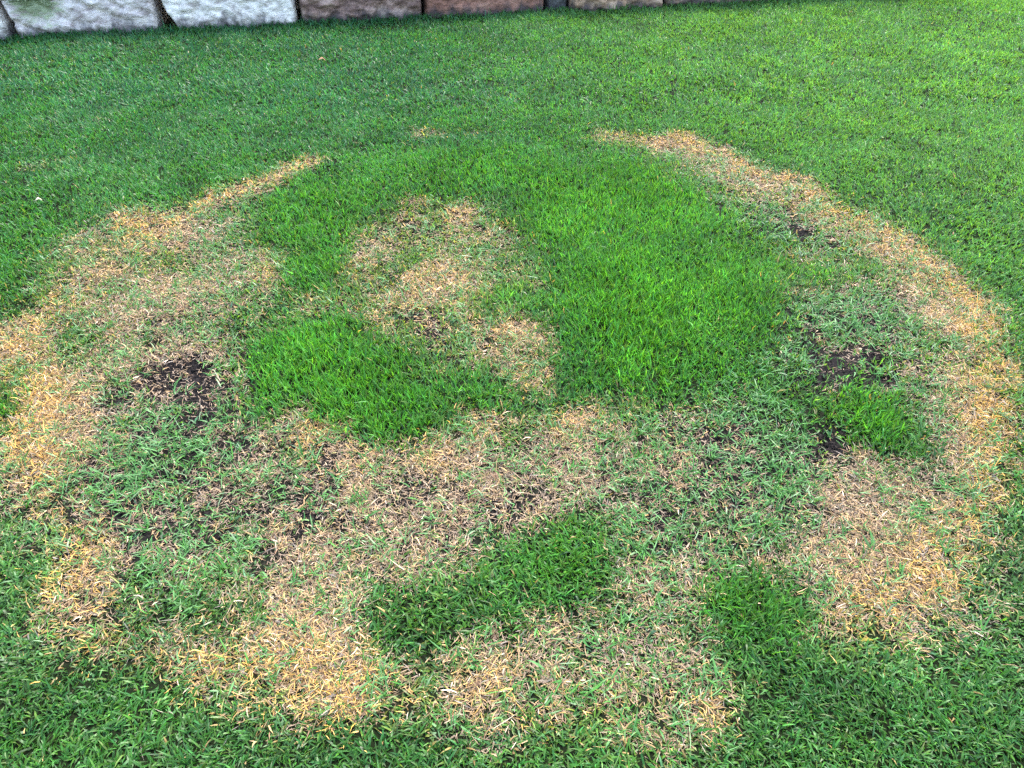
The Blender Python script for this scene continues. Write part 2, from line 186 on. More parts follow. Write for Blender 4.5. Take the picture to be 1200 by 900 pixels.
def field(lst, x, y, wob=0.045, seed=1, outer=1.85):
    wx = (fbm(x, y, 9, seed) - 0.5) * wob * 2.2 + (fbm(x, y, 38, seed + 5, 2) - 0.5) * wob * 0.8
    wy = (fbm(x, y, 9, seed + 9) - 0.5) * wob * 2.8 + (fbm(x, y, 38, seed + 15, 2) - 0.5) * wob * 1.0
    px, py = x + wx, y + wy
    out = np.zeros_like(x)
    inv = np.ones_like(x)
    for cx, cy, rx, ry, v in lst:
        m = np.nonzero((np.abs(px - cx) < rx * 1.9 + .01) & (np.abs(py - cy) < ry * 1.9 + .01))[0]
        if len(m) == 0: continue
        r = np.sqrt(((px[m] - cx) / rx) ** 2 + ((py[m] - cy) / ry) ** 2)
        f = v * sstep(outer, 0.4, r)
        out[m] = np.maximum(out[m], f)
        inv[m] *= 1 - f * 0.14
    return np.clip(np.maximum(out, (1 - inv) * 0.9), 0, 1)

SX0, SY0, SST = -2.85, 0.35, 0.015              # survey grid on the lawn, metres
_gx = np.arange(SX0, 2.85, SST); _gy = np.arange(SY0, 4.75, SST)
_X, _Y = np.meshgrid(_gx, _gy)
def blur(a, sig):
    k = int(3 * sig / SST) + 1
    w = np.exp(-0.5 * (np.arange(-k, k + 1) * SST / sig) ** 2); w /= w.sum()
    for ax in (0, 1):
        a = np.apply_along_axis(lambda v: np.convolve(np.pad(v, k, 'edge'), w, 'valid'), ax, a)
    return a
GRID = [blur(field(l, _X.ravel(), _Y.ravel(), wb, sd, fo).reshape(_X.shape), sg)
        for l, wb, sd, sg, fo in ((DEAD, .05, 1, .040, 1.85), (ORANGE, .03, 11, .03, 1.6), (SOIL, .018, 21, .011, 1.6), (REGROW, .04, 31, .04, 1.85), (LUSH, .05, 41, .036, 1.3))]

def survey(x, y):
    """dead, orange, bare soil, regrowth and lush share of the turf at points on the lawn"""
    wx = (fbm(x, y, 14, 101, 3) - .5) * .07; wy = (fbm(x, y, 14, 105, 3) - .5) * .09
    out = []
    for i, g in enumerate(GRID):
        s = .4 if i == 2 else 1.0
        u = np.clip((x + wx * s - SX0) / SST, 0, len(_gx) - 1.001); v = np.clip((y + wy * s - SY0) / SST, 0, len(_gy) - 1.001)
        iu, iv = u.astype(int), v.astype(int); fu, fv = u - iu, v - iv
        val = (g[iv, iu] * (1 - fu) + g[iv, iu + 1] * fu) * (1 - fv) + (g[iv + 1, iu] * (1 - fu) + g[iv + 1, iu + 1] * fu) * fv
        inside = (np.abs(x) < 2.75) & (y > .42) & (y < 4.65)
        out.append(np.where(inside, val, 0.0))
    D, O, S, R, L = out
    D = D * (1 - 0.8 * sstep(-0.45, 0.45, L - D))
    D = np.minimum(D, 0.26 + 0.62 * D)
    D = np.clip(D + ((fbm(x, y, 24, 81, 3) - 0.5) * 0.62 + (fbm(x, y, 9, 87, 2) - 0.5) * 0.25) * sstep(0.04, 0.35, D), 0, 1)      # ragged mosaic of dead and living shoots
    S = S * (1 - 0.8 * L); R = np.maximum(R, 0.45 * sstep(.12, .5, D)) * (1 - 0.7 * L)
    S = np.clip(S * (0.56 + 1.15 * sstep(0.34, 0.64, fbm(x, y, 32, 85, 2))), 0, 1)
    return D, O, S, R, L

WALL_A = np.array((-3.691, 5.892)); WALL_B = np.array((1.782, 7.008))
WD = (WALL_B - WALL_A) / np.linalg.norm(WALL_B - WALL_A)
WN = np.array((-WD[1], WD[0]))                  # points away from the lawn
def wall_dist(x, y):                            # < 0 on the lawn side
    return (x - WALL_A[0]) * WN[0] + (y - WALL_A[1]) * WN[1]

def height(x, y, D=None, S=None, L=None):
    z = (fbm(x, y, 1.3, 71) - 0.5) * 0.035 + (fbm(x, y, 5.0, 75) - 0.5) * 0.014
    if L is not None:
        z = z + 0.008 * L - 0.010 * S - 0.004 * D
    return z

# ------------------------------------------------------------------ helpers
def tag(o, label=None, cat=None, group=None, kind=None):
    for k, v in (("label", label), ("category", cat), ("group", group), ("kind", kind)):
        if v: o[k] = v
    return o

def link(name, me, mat=None, parent=None):
    o = bpy.data.objects.new(name, me)
    C.objects.link(o)
    if mat: me.materials.append(mat)
    if parent: o.parent = parent
    return o

def mesh_from(name, V, loops, sizes, col=None, smooth=True):
    me = bpy.data.meshes.new(name)
    me.vertices.add(len(V)); me.vertices.foreach_set("co", np.ascontiguousarray(V, np.float32).ravel())
    me.loops.add(len(loops)); me.loops.foreach_set("vertex_index", np.ascontiguousarray(loops, np.int32))
    me.polygons.add(len(sizes))
    st = np.concatenate(([0], np.cumsum(sizes)[:-1])).astype(np.int32)
    me.polygons.foreach_set("loop_start", st)
    me.polygons.foreach_set("loop_total", np.ascontiguousarray(sizes, np.int32))
    me.update(calc_edges=True)
    if smooth: me.polygons.foreach_set("use_smooth", np.ones(len(sizes), bool))
    if col is not None:
        a = me.attributes.new("blade_colour", 'FLOAT_COLOR', 'POINT')
        c4 = np.ones((len(V), 4), np.float32); c4[:, :3] = col
        a.data.foreach_set("color", c4.ravel())
    return me

def nodes_of(name):
    m = bpy.data.materials.new(name); m.use_nodes = True
    nt = m.node_tree; nt.nodes.clear()
    return m, nt, (lambda t, **k: mk(nt, t, **k))
def mk(nt, t, **k):
    n = nt.nodes.new(t)
    for a, v in k.items(): setattr(n, a, v)
    return n

def blade_material(name, transl, rough, spec, tint):
    m, nt, N = nodes_of(name); Lk = nt.links.new
    out = N("ShaderNodeOutputMaterial"); at = N("ShaderNodeAttribute", attribute_name="blade_colour")
    p = N("ShaderNodeBsdfPrincipled"); p.inputs["Roughness"].default_value = rough
    p.inputs["Specular IOR Level"].default_value = spec
    t = N("ShaderNodeBsdfTranslucent"); mx = N("ShaderNodeMixShader"); mx.inputs[0].default_value = transl
    mc = N("ShaderNodeMix", data_type='RGBA', blend_type='MULTIPLY'); mc.inputs[0].default_value = 1.0
    mc.inputs[7].default_value = (*tint, 1)
    Lk(at.outputs["Color"], p.inputs["Base Color"]); Lk(at.outputs["Color"], mc.inputs[6])
    Lk(mc.outputs[2], t.inputs["Color"])
    Lk(p.outputs[0], mx.inputs[1]); Lk(t.outputs[0], mx.inputs[2]); Lk(mx.outputs[0], out.inputs[0])
    return m

MAT_GREEN = blade_material("living_grass_blade", 0.42, 0.42, 0.30, (1.5, 1.45, 0.7))
MAT_STRAW = blade_material("dead_grass_blade", 0.15, 0.7, 0.25, (1.2, 1.1, 0.9))
MAT_REGROW = blade_material("young_grass_blade", 0.28, 0.45, 0.25, (1.3, 1.4, 0.8))

# ------------------------------------------------------------------ ground
def ramp(nt, stops):
    r = nt.nodes.new("ShaderNodeValToRGB"); e = r.color_ramp.elements
    while len(e) < len(stops): e.new(0.5)
    for i, (p, c) in enumerate(stops): e[i].position = p; e[i].color = (*c, 1)
    return r

def soil_material():
    m, nt, N = nodes_of("dark_crumbly_soil"); Lk = nt.links.new
    out = N("ShaderNodeOutputMaterial"); p = N("ShaderNodeBsdfPrincipled"); p.inputs["Roughness"].default_value = 0.9
    p.inputs["Specular IOR Level"].default_value = 0.04
    tc = N("ShaderNodeTexCoord")
    n1 = N("ShaderNodeTexNoise"); n1.inputs["Scale"].default_value = 130; n1.inputs["Detail"].default_value = 6
    n2 = N("ShaderNodeTexNoise"); n2.inputs["Scale"].default_value = 900; n2.inputs["Detail"].default_value = 3
    r = ramp(nt, [(0.3, (0.003, 0.0026, 0.0028)), (0.52, (0.0075, 0.0064, 0.0064)), (0.72, (0.028, 0.0225, 0.021))])
    at = N("ShaderNodeAttribute", attribute_name="blade_colour")
    mx = N("ShaderNodeMix", data_type='RGBA'); 
    Lk(tc.outputs["Object"], n1.inputs["Vector"]); Lk(tc.outputs["Object"], n2.inputs["Vector"])
    Lk(n1.outputs[0], r.inputs[0])
    rt = ramp(nt, [(0.35, (0.0025, 0.0050, 0.0018)), (0.65, (0.008, 0.012, 0.004))])
    Lk(n2.outputs[0], rt.inputs[0])
    Lk(at.outputs["Fac"], mx.inputs[0]); Lk(r.outputs[0], mx.inputs[6]); Lk(rt.outputs[0], mx.inputs[7])
    Lk(mx.outputs[2], p.inputs["Base Color"])
    b = N("ShaderNodeBump"); b.inputs["Strength"].default_value = 0.9; b.inputs["Distance"].default_value = 0.006
    Lk(n1.outputs[0], b.inputs["Height"]); Lk(b.outputs[0], p.inputs["Normal"]); Lk(p.outputs[0], out.inputs[0])
    return m
MAT_SOIL = soil_material()

def axis(lo, hi, step, far):
    core = np.arange(lo, hi + step / 2, step)
    g = []; d = step
    a = hi
    while a < far: d *= 1.5; a += d; g.append(a)
    h = []; d = step; a = lo
    while a > -far: d *= 1.5; a -= d; h.append(a)
    return np.concatenate((h[::-1], core, g))
gx, gy = axis(-3.0, 3.0, 0.03, 250), axis(0.3, 4.5, 0.03, 250)
X, Y = np.meshgrid(gx, gy); xf, yf = X.ravel(), Y.ravel()
gD, gO, gS, gR, gL = survey(xf, yf)
zf = height(xf, yf, gD, gS, gL) + gS * (fbm(xf, yf, 26, 91, 2) - 0.5) * 0.007
zf = np.where(np.hypot(xf, yf) > 12, 0, zf)
nx, ny = len(gx), len(gy)
idx = np.arange(nx * ny).reshape(ny, nx)
q = np.stack((idx[:-1, :-1], idx[:-1, 1:], idx[1:, 1:], idx[1:, :-1]), -1).reshape(-1, 4)
thatch = np.clip(1.0 - gS * 1.6 - gD * 0.35 - gR * .3, 0, 1)
gm = mesh_from("ground", np.stack((xf, yf, zf), 1), q.ravel(), np.full(len(q), 4), np.repeat(thatch[:, None], 3, 1))
ground = tag(link("ground", gm, MAT_SOIL), "dark soil under the lawn, bare in patches inside the ring", kind="structure")

# ------------------------------------------------------------------ blades
def build_blades(name, P, az, lean, curl, Ln, W, roll, cb, ct, nseg, mat, side=None):
    """P (n,3) roots; az heading; lean start angle from vertical; curl added along the blade"""
    n = len(P)
    if n == 0: return None
    dh = np.stack((np.cos(az), np.sin(az), np.zeros(n)), 1)
    up = np.array((0, 0, 1.0))
    sd = np.stack((-np.sin(az), np.cos(az), np.zeros(n)), 1)
    rows = []; cols = []
    pos = P.copy()
    prof = {2: (0.85, 1.0, 0.0), 3: (0.75, 1.0, 0.82, 0.0)}[nseg]
    for i in range(nseg + 1):
        t = i / nseg
        th = lean + curl * t
        if i:
            tm = lean + curl * (i - 0.5) / nseg
            pos = pos + (Ln / nseg)[:, None] * (np.sin(tm)[:, None] * dh + np.cos(tm)[:, None] * up)
            if side is not None: pos = pos + (Ln / nseg * side * t)[:, None] * sd
        nrm = np.cos(th)[:, None] * dh - np.sin(th)[:, None] * up
        rl = roll * (0.5 + 0.8 * t)
        wv = np.cos(rl)[:, None] * sd + np.sin(rl)[:, None] * nrm
        c = cb * (1 - t) + ct * t
        if i < nseg:
            w = (W * prof[i] * 0.5)[:, None] * wv
            rows += [pos - w, pos + w]; cols += [c, c]
        else:
            rows.append(pos); cols.append(c)
    k = len(rows)
    V = np.stack(rows, 1).reshape(-1, 3); Cc = np.stack(cols, 1).reshape(-1, 3)
    base = (np.arange(n) * k)[:, None]
    pat = []; sz = []
    for i in range(nseg - 1):
        pat += [2 * i, 2 * i + 1, 2 * i + 3, 2 * i + 2]; sz.append(4)
    pat += [2 * nseg - 2, 2 * nseg - 1, 2 * nseg]; sz.append(3)
    loops = (base + np.array(pat)[None, :]).ravel()
    me = mesh_from(name, V, loops, np.tile(sz, n), Cc)
    return link(name, me, mat)

def scatter(y0, y1, density, margin=0.40):
    """random points on the strip of lawn the visitor could see"""
    hw = lambda yy: 0.667 * (0.788 * yy + 0.893) + margin
    wmax = hw(y1)
    n = int(density * (y1 - y0) * 2 * wmax)
    x = rng.uniform(-wmax, wmax, n); y = rng.uniform(y0, y1, n)
    k = (np.abs(x) < hw(y)) & (wall_dist(x, y) < 0.02)
    return x[k], y[k]

def mixc(a, b, t):
    return a * (1 - t[:, None]) + b * t[:, None]
A = lambda *c: np.array(c)[None, :]
G = {k: [] for k in ("P", "az", "lean", "curl", "Ln", "W", "roll", "cb", "ct", "side", "near", "tuft")}

TUFTS = [(1.038, 1.66, .155, .17), (0.53, 1.045, .15, .15), (-0.80, 1.045, .12, .10), (-0.625, 1.02, .10, .08)]

# living turf -------------------------------------------------------
ZONES = [(0.35, 1.3, 14500, 3.6), (1.3, 2.7, 9800, 3.4), (2.7, 4.4, 6600, 3.2), (4.4, 7.7, 4000, 3.0)]
for y0, y1, dens, per in ZONES:
    sx, sy = scatter(y0, y1, dens, 1.15)
    edge = np.abs(sx) > 0.667 * (0.788 * sy + 0.893) + .15        # thinner, broader blades towards the sides
    kk_ = ~edge | (rng.random(len(sx)) < .36)
    sx, sy = sx[kk_], sy[kk_]
    D, O, S, R, L = survey(sx + rng.normal(0, .024, len(sx)), sy + rng.normal(0, .030, len(sx)))   # shoots of both kinds mingle at the borders
    cl = fbm(sx, sy, 30, 51, 2)
    keep = (cl * 0.55 + rng.random(len(sx)) * 0.45) > np.clip(D * 0.86 + S * 0.8 - 0.07 + 0.24 * np.clip(R - .35, 0, 1), 0.0, 1.0)
    keep &= rng.random(len(sx)) > 0.12 * (1 - L)
    sx, sy, D, O, S, R, L = (a[keep] for a in (sx, sy, D, O, S, R, L))
    zg = height(sx, sy, D, S, L)
    shoot_h = rng.normal(0, 0.13, len(sx))
    shoot_c = rng.random((len(sx), 1))
    shoot_az = rng.uniform(0, 2 * np.pi, len(sx))
    big = 1.0 + 0.12 * (sy > 4.4)
    nb = np.floor(per + rng.random(len(sx))).astype(int)
    rep = np.repeat(np.arange(len(sx)), nb)
    m = len(rep)
    j = np.concatenate([np.arange(v) for v in nb]) if m else np.zeros(0)
    x = sx[rep] + rng.normal(0, .004, m); y = sy[rep] + rng.normal(0, .004, m)
    d, l = D[rep], L[rep]
    az = shoot_az[rep] + j * 2.4 + rng.normal(0, .5, m)
    comb = fbm(x, y, 1.7, 55, 2) * 14.0
    az = np.where(rng.random(m) < .32 * (1 - l), comb + rng.normal(0, .6, m), az)   # blades combed by the mower and by feet
    lean = np.abs(rng.normal(0.32, 0.22, m)) * (1 - 0.35 * l) + d * 0.3
    curl = np.abs(rng.normal(0.55, 0.40, m)) * (1 - 0.25 * l)
    flop = rng.random(m) < 0.16 * (1 - l)
    curl = np.where(flop, curl + 0.9, curl)
    low = sstep(1.9, 1.2, y) * (1 - l)                 # nearest turf lies flatter
    lean = lean + 0.25 * low; curl = curl + 0.3 * low
    Ln = (0.026 - .003 * sstep(1.9, 1.1, y) + 0.010 * l - 0.010 * d) * np.exp(rng.normal(0, .26, m)) * big[rep]
    Ln = np.where(wall_dist(x, y) > -.05, Ln * 1.5, Ln)
    W = (0.0036 + 0.0004 * l) * np.exp(rng.normal(0, .2, m)) * big[rep] * np.where(y > 4.4, 1.4, np.where(y > 2.7, 1.12, 1.0))
    W = W * np.where(np.abs(x) > 0.667 * (0.788 * y + 0.893) + .15, 1.7, 1.0)
    roll = rng.normal(0, 0.55, m)
    # turf colour: bluer at far left, deeper green up close, brighter where lush
    hue = fbm(x, y, 0.8, 61, 3); hue2 = fbm(x, y, 6.0, 65, 3)
    lawn = mixc(A(.025, .115, .024), A(.040, .150, .022), np.clip(hue * 1.2 - .1, 0, 1))
    right = np.clip((x * .42 + y * .09 - .22), 0, 1)   # lighter yellower turf towards the far right
    lawn = mixc(lawn, A(.023, .105, .038), sstep(2.6, 5.0, y) * sstep(2.5, -1.5, x) * .85)
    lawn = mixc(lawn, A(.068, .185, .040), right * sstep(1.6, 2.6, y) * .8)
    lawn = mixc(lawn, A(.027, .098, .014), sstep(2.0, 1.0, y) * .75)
    lawn = mixc(lawn, A(.050, .190, .018), l * .9)
    lawn = mixc(lawn, A(.085, .150, .030), np.clip(d * 1.4 - .12, 0, 1) * .6)
    lawn = mixc(lawn, A(.090, .175, .072), np.clip(d * 1.5 - .2 + .8 * R[rep], 0, 1) * .85 * (rng.random(m) < .5) * sstep(.1, .3, d))
    lawn = mixc(lawn, A(.27, .20, .045), np.clip(O[rep] * 1.3 - .1, 0, 1) * sstep(.1, .45, d) * .75 * (rng.random(m) < .7))
    dull = rng.random(m) < .16
    lawn = mixc(lawn, A(.055, .105, .030), dull * .7)
    lawn = lawn * (0.65 + 0.7 * hue2)[:, None] * np.exp(shoot_h[rep] + rng.normal(0, .26, m) * np.where(y > 2.7, .7, 1))[:, None]
    lawn = mixc(lawn, lawn * A(1.55, 1.12, .75), (shoot_c[rep, 0] > .72) * .6)
    lawn = mixc(lawn, lawn * A(.8, 1.0, 1.7), (shoot_c[rep, 0] < .2) * .6)
    dry = rng.random(m) < (0.0012 + 0.25 * np.clip(d - .08, 0, 1)) * (1 - l)
    lawn = np.where(dry[:, None], A(.26, .19, .075) * np.exp(rng.normal(0, .25, m))[:, None], lawn)
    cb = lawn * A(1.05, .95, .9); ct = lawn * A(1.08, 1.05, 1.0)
    tip = rng.random(m) < 0.004 * (1 - l)
    ct = np.where(tip[:, None], A(.16, .17, .06), ct)
    tf = np.full(m, -1)
    for k, (tx, ty, ta, tb) in enumerate(TUFTS):
        tf = np.where(((x - tx) / ta) ** 2 + ((y - ty) / tb) ** 2 < 1, k, tf)
    z = zg[rep] - .004
    for kk, vv in zip(G, (np.stack((x, y, z), 1), az, lean, curl, Ln, W, roll, cb, ct, rng.normal(0, .22, m),
                          np.full(m, y0 < 1.0), tf)):
        G[kk].append(vv)
G = {k: np.concatenate(v) for k, v in G.items()}
def pick(mask, name, nseg, mat):
    return build_blades(name, *(G[k][mask] for k in ("P", "az", "lean", "curl", "Ln", "W", "roll", "cb", "ct")), nseg, mat,
                        side=G["side"][mask])
g1 = pick(G["near"] & (G["tuft"] < 0), "grass", 3, MAT_GREEN)
tag(g1, "short green turf in the near half of the lawn, round the dead ring", "grass", kind="stuff")
g2 = pick(~G["near"] & (G["tuft"] < 0), "grass", 2, MAT_GREEN)
tag(g2, "smooth green turf between the dead ring and the stone wall", "grass", kind="stuff")
for k, lab in enumerate(("bright green grass tuft beside bare black soil inside the ring's right arc",
                         "dark green grass tuft next to the wide straw arc near the lower edge",
                         "long green grass tuft below the pale regrowth, by the left orange edge",
                         "small green grass tuft just right of a longer one, above dead straw")):
    t = pick(G["tuft"] == k, "grass_tuft", 3, MAT_GREEN)
    if t: tag(t, lab, "grass tuft", "lush tufts inside the dead ring")
print("living blades", len(G["az"]), "near", int(G["near"].sum()))

# dead straw --------------------------------------------------------
sx, sy = scatter(0.5, 4.6, 170000, 0.2)
ring = (np.abs(sx) < 2.6)
sx, sy = sx[ring], sy[ring]
D, O, S, R, L = survey(sx + rng.normal(0, .024, len(sx)), sy + rng.normal(0, .030, len(sx)))
cl = fbm(sx, sy, 34, 151, 2)
far = sstep(1.5, 3.5, sy)
keep = (cl * .35 + rng.random(len(sx)) * .65) < (0.60 * D ** 1.3) * (1 - .72 * S ** 1.3) * (1 - .45 * far) * (1 - .25 * R)
keep |= rng.random(len(sx)) < 0.0004
sx, sy, D, O, S, R, L = (a[keep] for a in (sx, sy, D, O, S, R, L)); m = len(sx)
print("straw", m)
P = np.stack((sx, sy, height(sx, sy, D, S, L) + rng.uniform(0, .011, m) * (1 - S)), 1)
stand = rng.random(m) < .38 + .2 * O
lean = np.where(stand, np.abs(rng.normal(.7, .3, m)), rng.normal(1.35, .22, m))
curl = np.where(stand, rng.normal(.7, .6, m), rng.normal(.15, .6, m))
Ln = np.where(rng.random(m) < .06, .030, .0165) * np.exp(rng.normal(0, .3, m)); W = .0016 * (1 + .5 * far[keep]) * np.exp(rng.normal(0, .3, m))
tan = mixc(A(.345, .23, .110), A(.285, .205, .130), np.clip(fbm(sx, sy, 4, 161) * 1.6 - .3, 0, 1))
colr = mixc(tan, A(.46, .265, .055), np.clip(O * 1.6 + rng.normal(0, .2, m), 0, 1))
grey = rng.random(m) < .16; brown = rng.random(m) < .24 * (1 - .6 * O); white = rng.random(m) < .06
colr = np.where(grey[:, None], A(.19, .16, .13), colr); colr = np.where(brown[:, None], A(.13, .075, .042), colr)
colr = np.where(white[:, None], A(.50, .40, .27), colr)
og = rng.random(m) < .10 * (1 - O)
colr = np.where(og[:, None], A(.17, .19, .055), colr)
colr = colr * np.exp(rng.normal(0, .25, m))[:, None]
# matted grey brown thatch under the straw
tx, ty = scatter(0.5, 4.4, 70000, 0.2)
tD, tO, tS, tR, tL = survey(tx, ty)
tk = rng.random(len(tx)) < sstep(.2, .8, tD) * (1 - .93 * tS ** .6) * (1 - .55 * sstep(1.3, 3.2, ty)) * .62
tx, ty, tD, tS, tL, tO = (a[tk] for a in (tx, ty, tD, tS, tL, tO)); tm = len(tx)
print("thatch", tm)
tP = np.stack((tx, ty, height(tx, ty, tD, tS, tL) + rng.uniform(.0005, .004, tm)), 1)
tc_ = mixc(A(.13, .090, .060), A(.25, .185, .125), rng.random(tm)); tc_ = mixc(tc_, A(.30, .18, .06), np.clip(tO, 0, 1) * .6)
thatch_o = build_blades("thatch", tP, rng.uniform(0, 2 * np.pi, tm), rng.normal(1.5, .12, tm), rng.normal(.05, .25, tm),
                        .015 * np.exp(rng.normal(0, .35, tm)), .0016 * (1 + .6 * sstep(1.3, 3.2, ty)) * np.exp(rng.normal(0, .3, tm)), rng.normal(0, .4, tm), tc_, tc_, 2,
                        MAT_STRAW, side=rng.normal(0, .6, tm))
tag(thatch_o, "matted grey brown thatch lying on the soil under the dead ring", "thatch", kind="stuff")
straw = build_blades("dead_grass", P, rng.uniform(0, 2 * np.pi, m), lean, curl, Ln, W, rng.normal(0, .6, m), colr * A(.9, .88, .85), colr, 2,
                     MAT_STRAW, side=rng.normal(0, .5, m))
tag(straw, "dead straw coloured grass forming the broken ring on the lawn", "dead grass", kind="stuff")

# pale regrowth -----------------------------------------------------
sx, sy = scatter(0.6, 3.8, 15000, 0.2)
D, O, S, R, L = survey(sx, sy)
keep = (fbm(sx, sy, 22, 171, 2) * .3 + rng.random(len(sx)) * .7) < R * .52 * (1 - .4 * S) - .03
sx, sy, D, O, S, R, L = (a[keep] for a in (sx, sy, D, O, S, R, L))
nb = rng.integers(2, 6, len(sx)); rep = np.repeat(np.arange(len(sx)), nb); m = len(rep)
print("regrowth", m)
az0 = rng.uniform(0, 2 * np.pi, len(sx))
P = np.stack((sx[rep] + rng.normal(0, .006, m), sy[rep] + rng.normal(0, .006, m), height(sx, sy, D, S, L)[rep] + .004 + rng.uniform(0, .008, m)), 1)
colr = mixc(A(.036, .135, .024), A(.088, .190, .062), rng.random(m)) * np.exp(rng.normal(0, .16, m))[:, None]
colr = np.where((rng.random(m) < .25)[:, None], colr * A(.8, 1.0, .5), colr)
pale = rng.random(m) < .07
colr = np.where(pale[:, None], A(.17, .25, .13), colr)
regrow = build_blades("regrowing_grass", P, az0[rep] + rng.normal(0, 1.6, m), rng.normal(.95, .3, m), rng.normal(.35, .35, m),
                   .024 * np.exp(rng.normal(0, .38, m)), .0027 * np.exp(rng.normal(0, .25, m)), rng.normal(0, .5, m), colr * .92, colr, 3,
                      MAT_REGROW, side=rng.normal(0, .35, m))
tag(regrow, "sparse pale bluish green shoots regrowing among the straw and soil", "young grass", kind="stuff")

# soil crumbs -------------------------------------------------------
sx, sy = scatter(0.6, 3.8, 34000, 0.2)
D, O, S, R, L = survey(sx, sy)
keep = rng.random(len(sx)) < np.clip(S - .12, 0, 1) * .9
sx, sy, D, S, L = (a[keep] for a in (sx, sy, D, S, L)); m = len(sx)
print("crumbs", m)
OV = np.array([(1, 0, 0), (-1, 0, 0), (0, 1, 0), (0, -1, 0), (0, 0, 1), (0, 0, -1)], float)
OF = np.array([(0, 2, 4), (2, 1, 4), (1, 3, 4), (3, 0, 4), (2, 0, 5), (1, 2, 5), (3, 1, 5), (0, 3, 5)])
r = .0017 * np.exp(rng.normal(0, .5, m))
V = OV[None] * rng.uniform(.6, 1.3, (m, 6, 1)) + rng.normal(0, .15, (m, 6, 3))
V = V * r[:, None, None] + np.stack((sx, sy, height(sx, sy, D, S, L) + S * (fbm(sx, sy, 26, 91, 2) - .5) * .007 + r * .4), 1)[:, None]
loops = (np.arange(m)[:, None, None] * 6 + OF[None]).ravel()
cc = np.repeat(np.zeros((m, 3)), 6, 0) + np.repeat(rng.random((m, 1)) ** 3, 6, 0) * .4
crumbs = link("soil_crumbs", mesh_from("soil_crumbs", V.reshape(-1, 3), loops, np.full(m * 8, 3), cc, False), MAT_SOIL)
tag(crumbs, "black crumbly soil lying bare between the dead grass", "soil", kind="stuff")

# ------------------------------------------------------------------ sandstone wall
def stone_material(name, c1, c2, c3, stain=.5, moss=None):
    m, nt, N = nodes_of(name); Lk = nt.links.new
    out = N("ShaderNodeOutputMaterial"); p = N("ShaderNodeBsdfPrincipled"); p.inputs["Roughness"].default_value = .85
    p.inputs["Specular IOR Level"].default_value = .25
    tc = N("ShaderNodeTexCoord"); mp = N("ShaderNodeMapping"); mp.inputs["Scale"].default_value = (1, 1, 2.2)
    mp.inputs["Rotation"].default_value = (0, .5, 0)
    Lk(tc.outputs["Object"], mp.inputs[0])
    def noise(s, d, src=mp):
        n = N("ShaderNodeTexNoise"); n.inputs["Scale"].default_value = s; n.inputs["Detail"].default_value = d
        n.inputs["Roughness"].default_value = .65
        Lk(src.outputs[0] if src is mp else src.outputs["Object"], n.inputs["Vector"]); return n
    n1, n2, n3 = noise(3.5, 6), noise(14, 7), noise(45, 3)
    r1 = ramp(nt, [(.38, c1), (.5, c2), (.66, c3)]); Lk(n1.outputs[0], r1.inputs[0])
    r2 = ramp(nt, [(.32, (.50, .46, .44)), (.5, (.95, .94, .93)), (.7, (1.12, 1.1, 1.08))]); Lk(n2.outputs[0], r2.inputs[0])
    mx = N("ShaderNodeMix", data_type='RGBA', blend_type='MULTIPLY'); mx.inputs[0].default_value = .8
    Lk(r1.outputs[0], mx.inputs[6]); Lk(r2.outputs[0], mx.inputs[7])
    last = mx.outputs[2]
    # soil splash and lichen stains with ragged upper outline
    sp = N("ShaderNodeSeparateXYZ"); Lk(tc.outputs["Object"], sp.inputs[0])
    ns = N("ShaderNodeTexNoise"); ns.inputs["Scale"].default_value = 9; ns.inputs["Detail"].default_value = 8
    mps = N("ShaderNodeMapping"); mps.inputs["Scale"].default_value = (1.6, 1.6, .35)
    Lk(tc.outputs["Object"], mps.inputs[0]); Lk(mps.outputs[0], ns.inputs["Vector"])
    ma = N("ShaderNodeMath", operation='MULTIPLY_ADD'); ma.inputs[1].default_value = -4.2; Lk(sp.outputs[2], ma.inputs[0]); Lk(ns.outputs[0], ma.inputs[2])
    rs = ramp(nt, [(.12, (0, 0, 0)), (.38, (stain,) * 3)]); Lk(ma.outputs[0], rs.inputs[0])
    m2 = N("ShaderNodeMix", data_type='RGBA'); Lk(rs.outputs[0], m2.inputs[0]); Lk(last, m2.inputs[6]); m2.inputs[7].default_value = (.045, .040, .042, 1)
    last = m2.outputs[2]
    if moss:
        dist = N("ShaderNodeVectorMath", operation='DISTANCE'); Lk(tc.outputs["Object"], dist.inputs[0]); dist.inputs[1].default_value = moss
        m3 = N("ShaderNodeMath", operation='MULTIPLY_ADD'); m3.inputs[1].default_value = -2.6; Lk(dist.outputs["Value"], m3.inputs[0]); Lk(n2.outputs[0], m3.inputs[2])
        rm = ramp(nt, [(.0, (0, 0, 0)), (.22, (.75,) * 3)]); Lk(m3.outputs[0], rm.inputs[0])
        m4 = N("ShaderNodeMix", data_type='RGBA'); Lk(rm.outputs[0], m4.inputs[0]); Lk(last, m4.inputs[6]); m4.inputs[7].default_value = (.15, .22, .07, 1)
        last = m4.outputs[2]
    Lk(last, p.inputs["Base Color"])
    b = N("ShaderNodeBump"); b.inputs["Strength"].default_value = .7; b.inputs["Distance"].default_value = .014
    Lk(n3.outputs[0], b.inputs["Height"]); b2 = N("ShaderNodeBump"); b2.inputs["Strength"].default_value = .7; b2.inputs["Distance"].default_value = .03
    Lk(n2.outputs[0], b2.inputs["Height"]); Lk(b2.outputs[0], b.inputs["Normal"]); Lk(b.outputs[0], p.inputs["Normal"]); Lk(p.outputs[0], out.inputs[0])
    return m

wall = bpy.data.objects.new("stone_wall", None); C.objects.link(wall)
wall.location = (WALL_A[0], WALL_A[1], 0); wall.rotation_euler.z = math.atan2(WD[1], WD[0])
tag(wall, "low retaining wall of large rough sandstone blocks along the lawn's far edge", "wall", kind="thing")

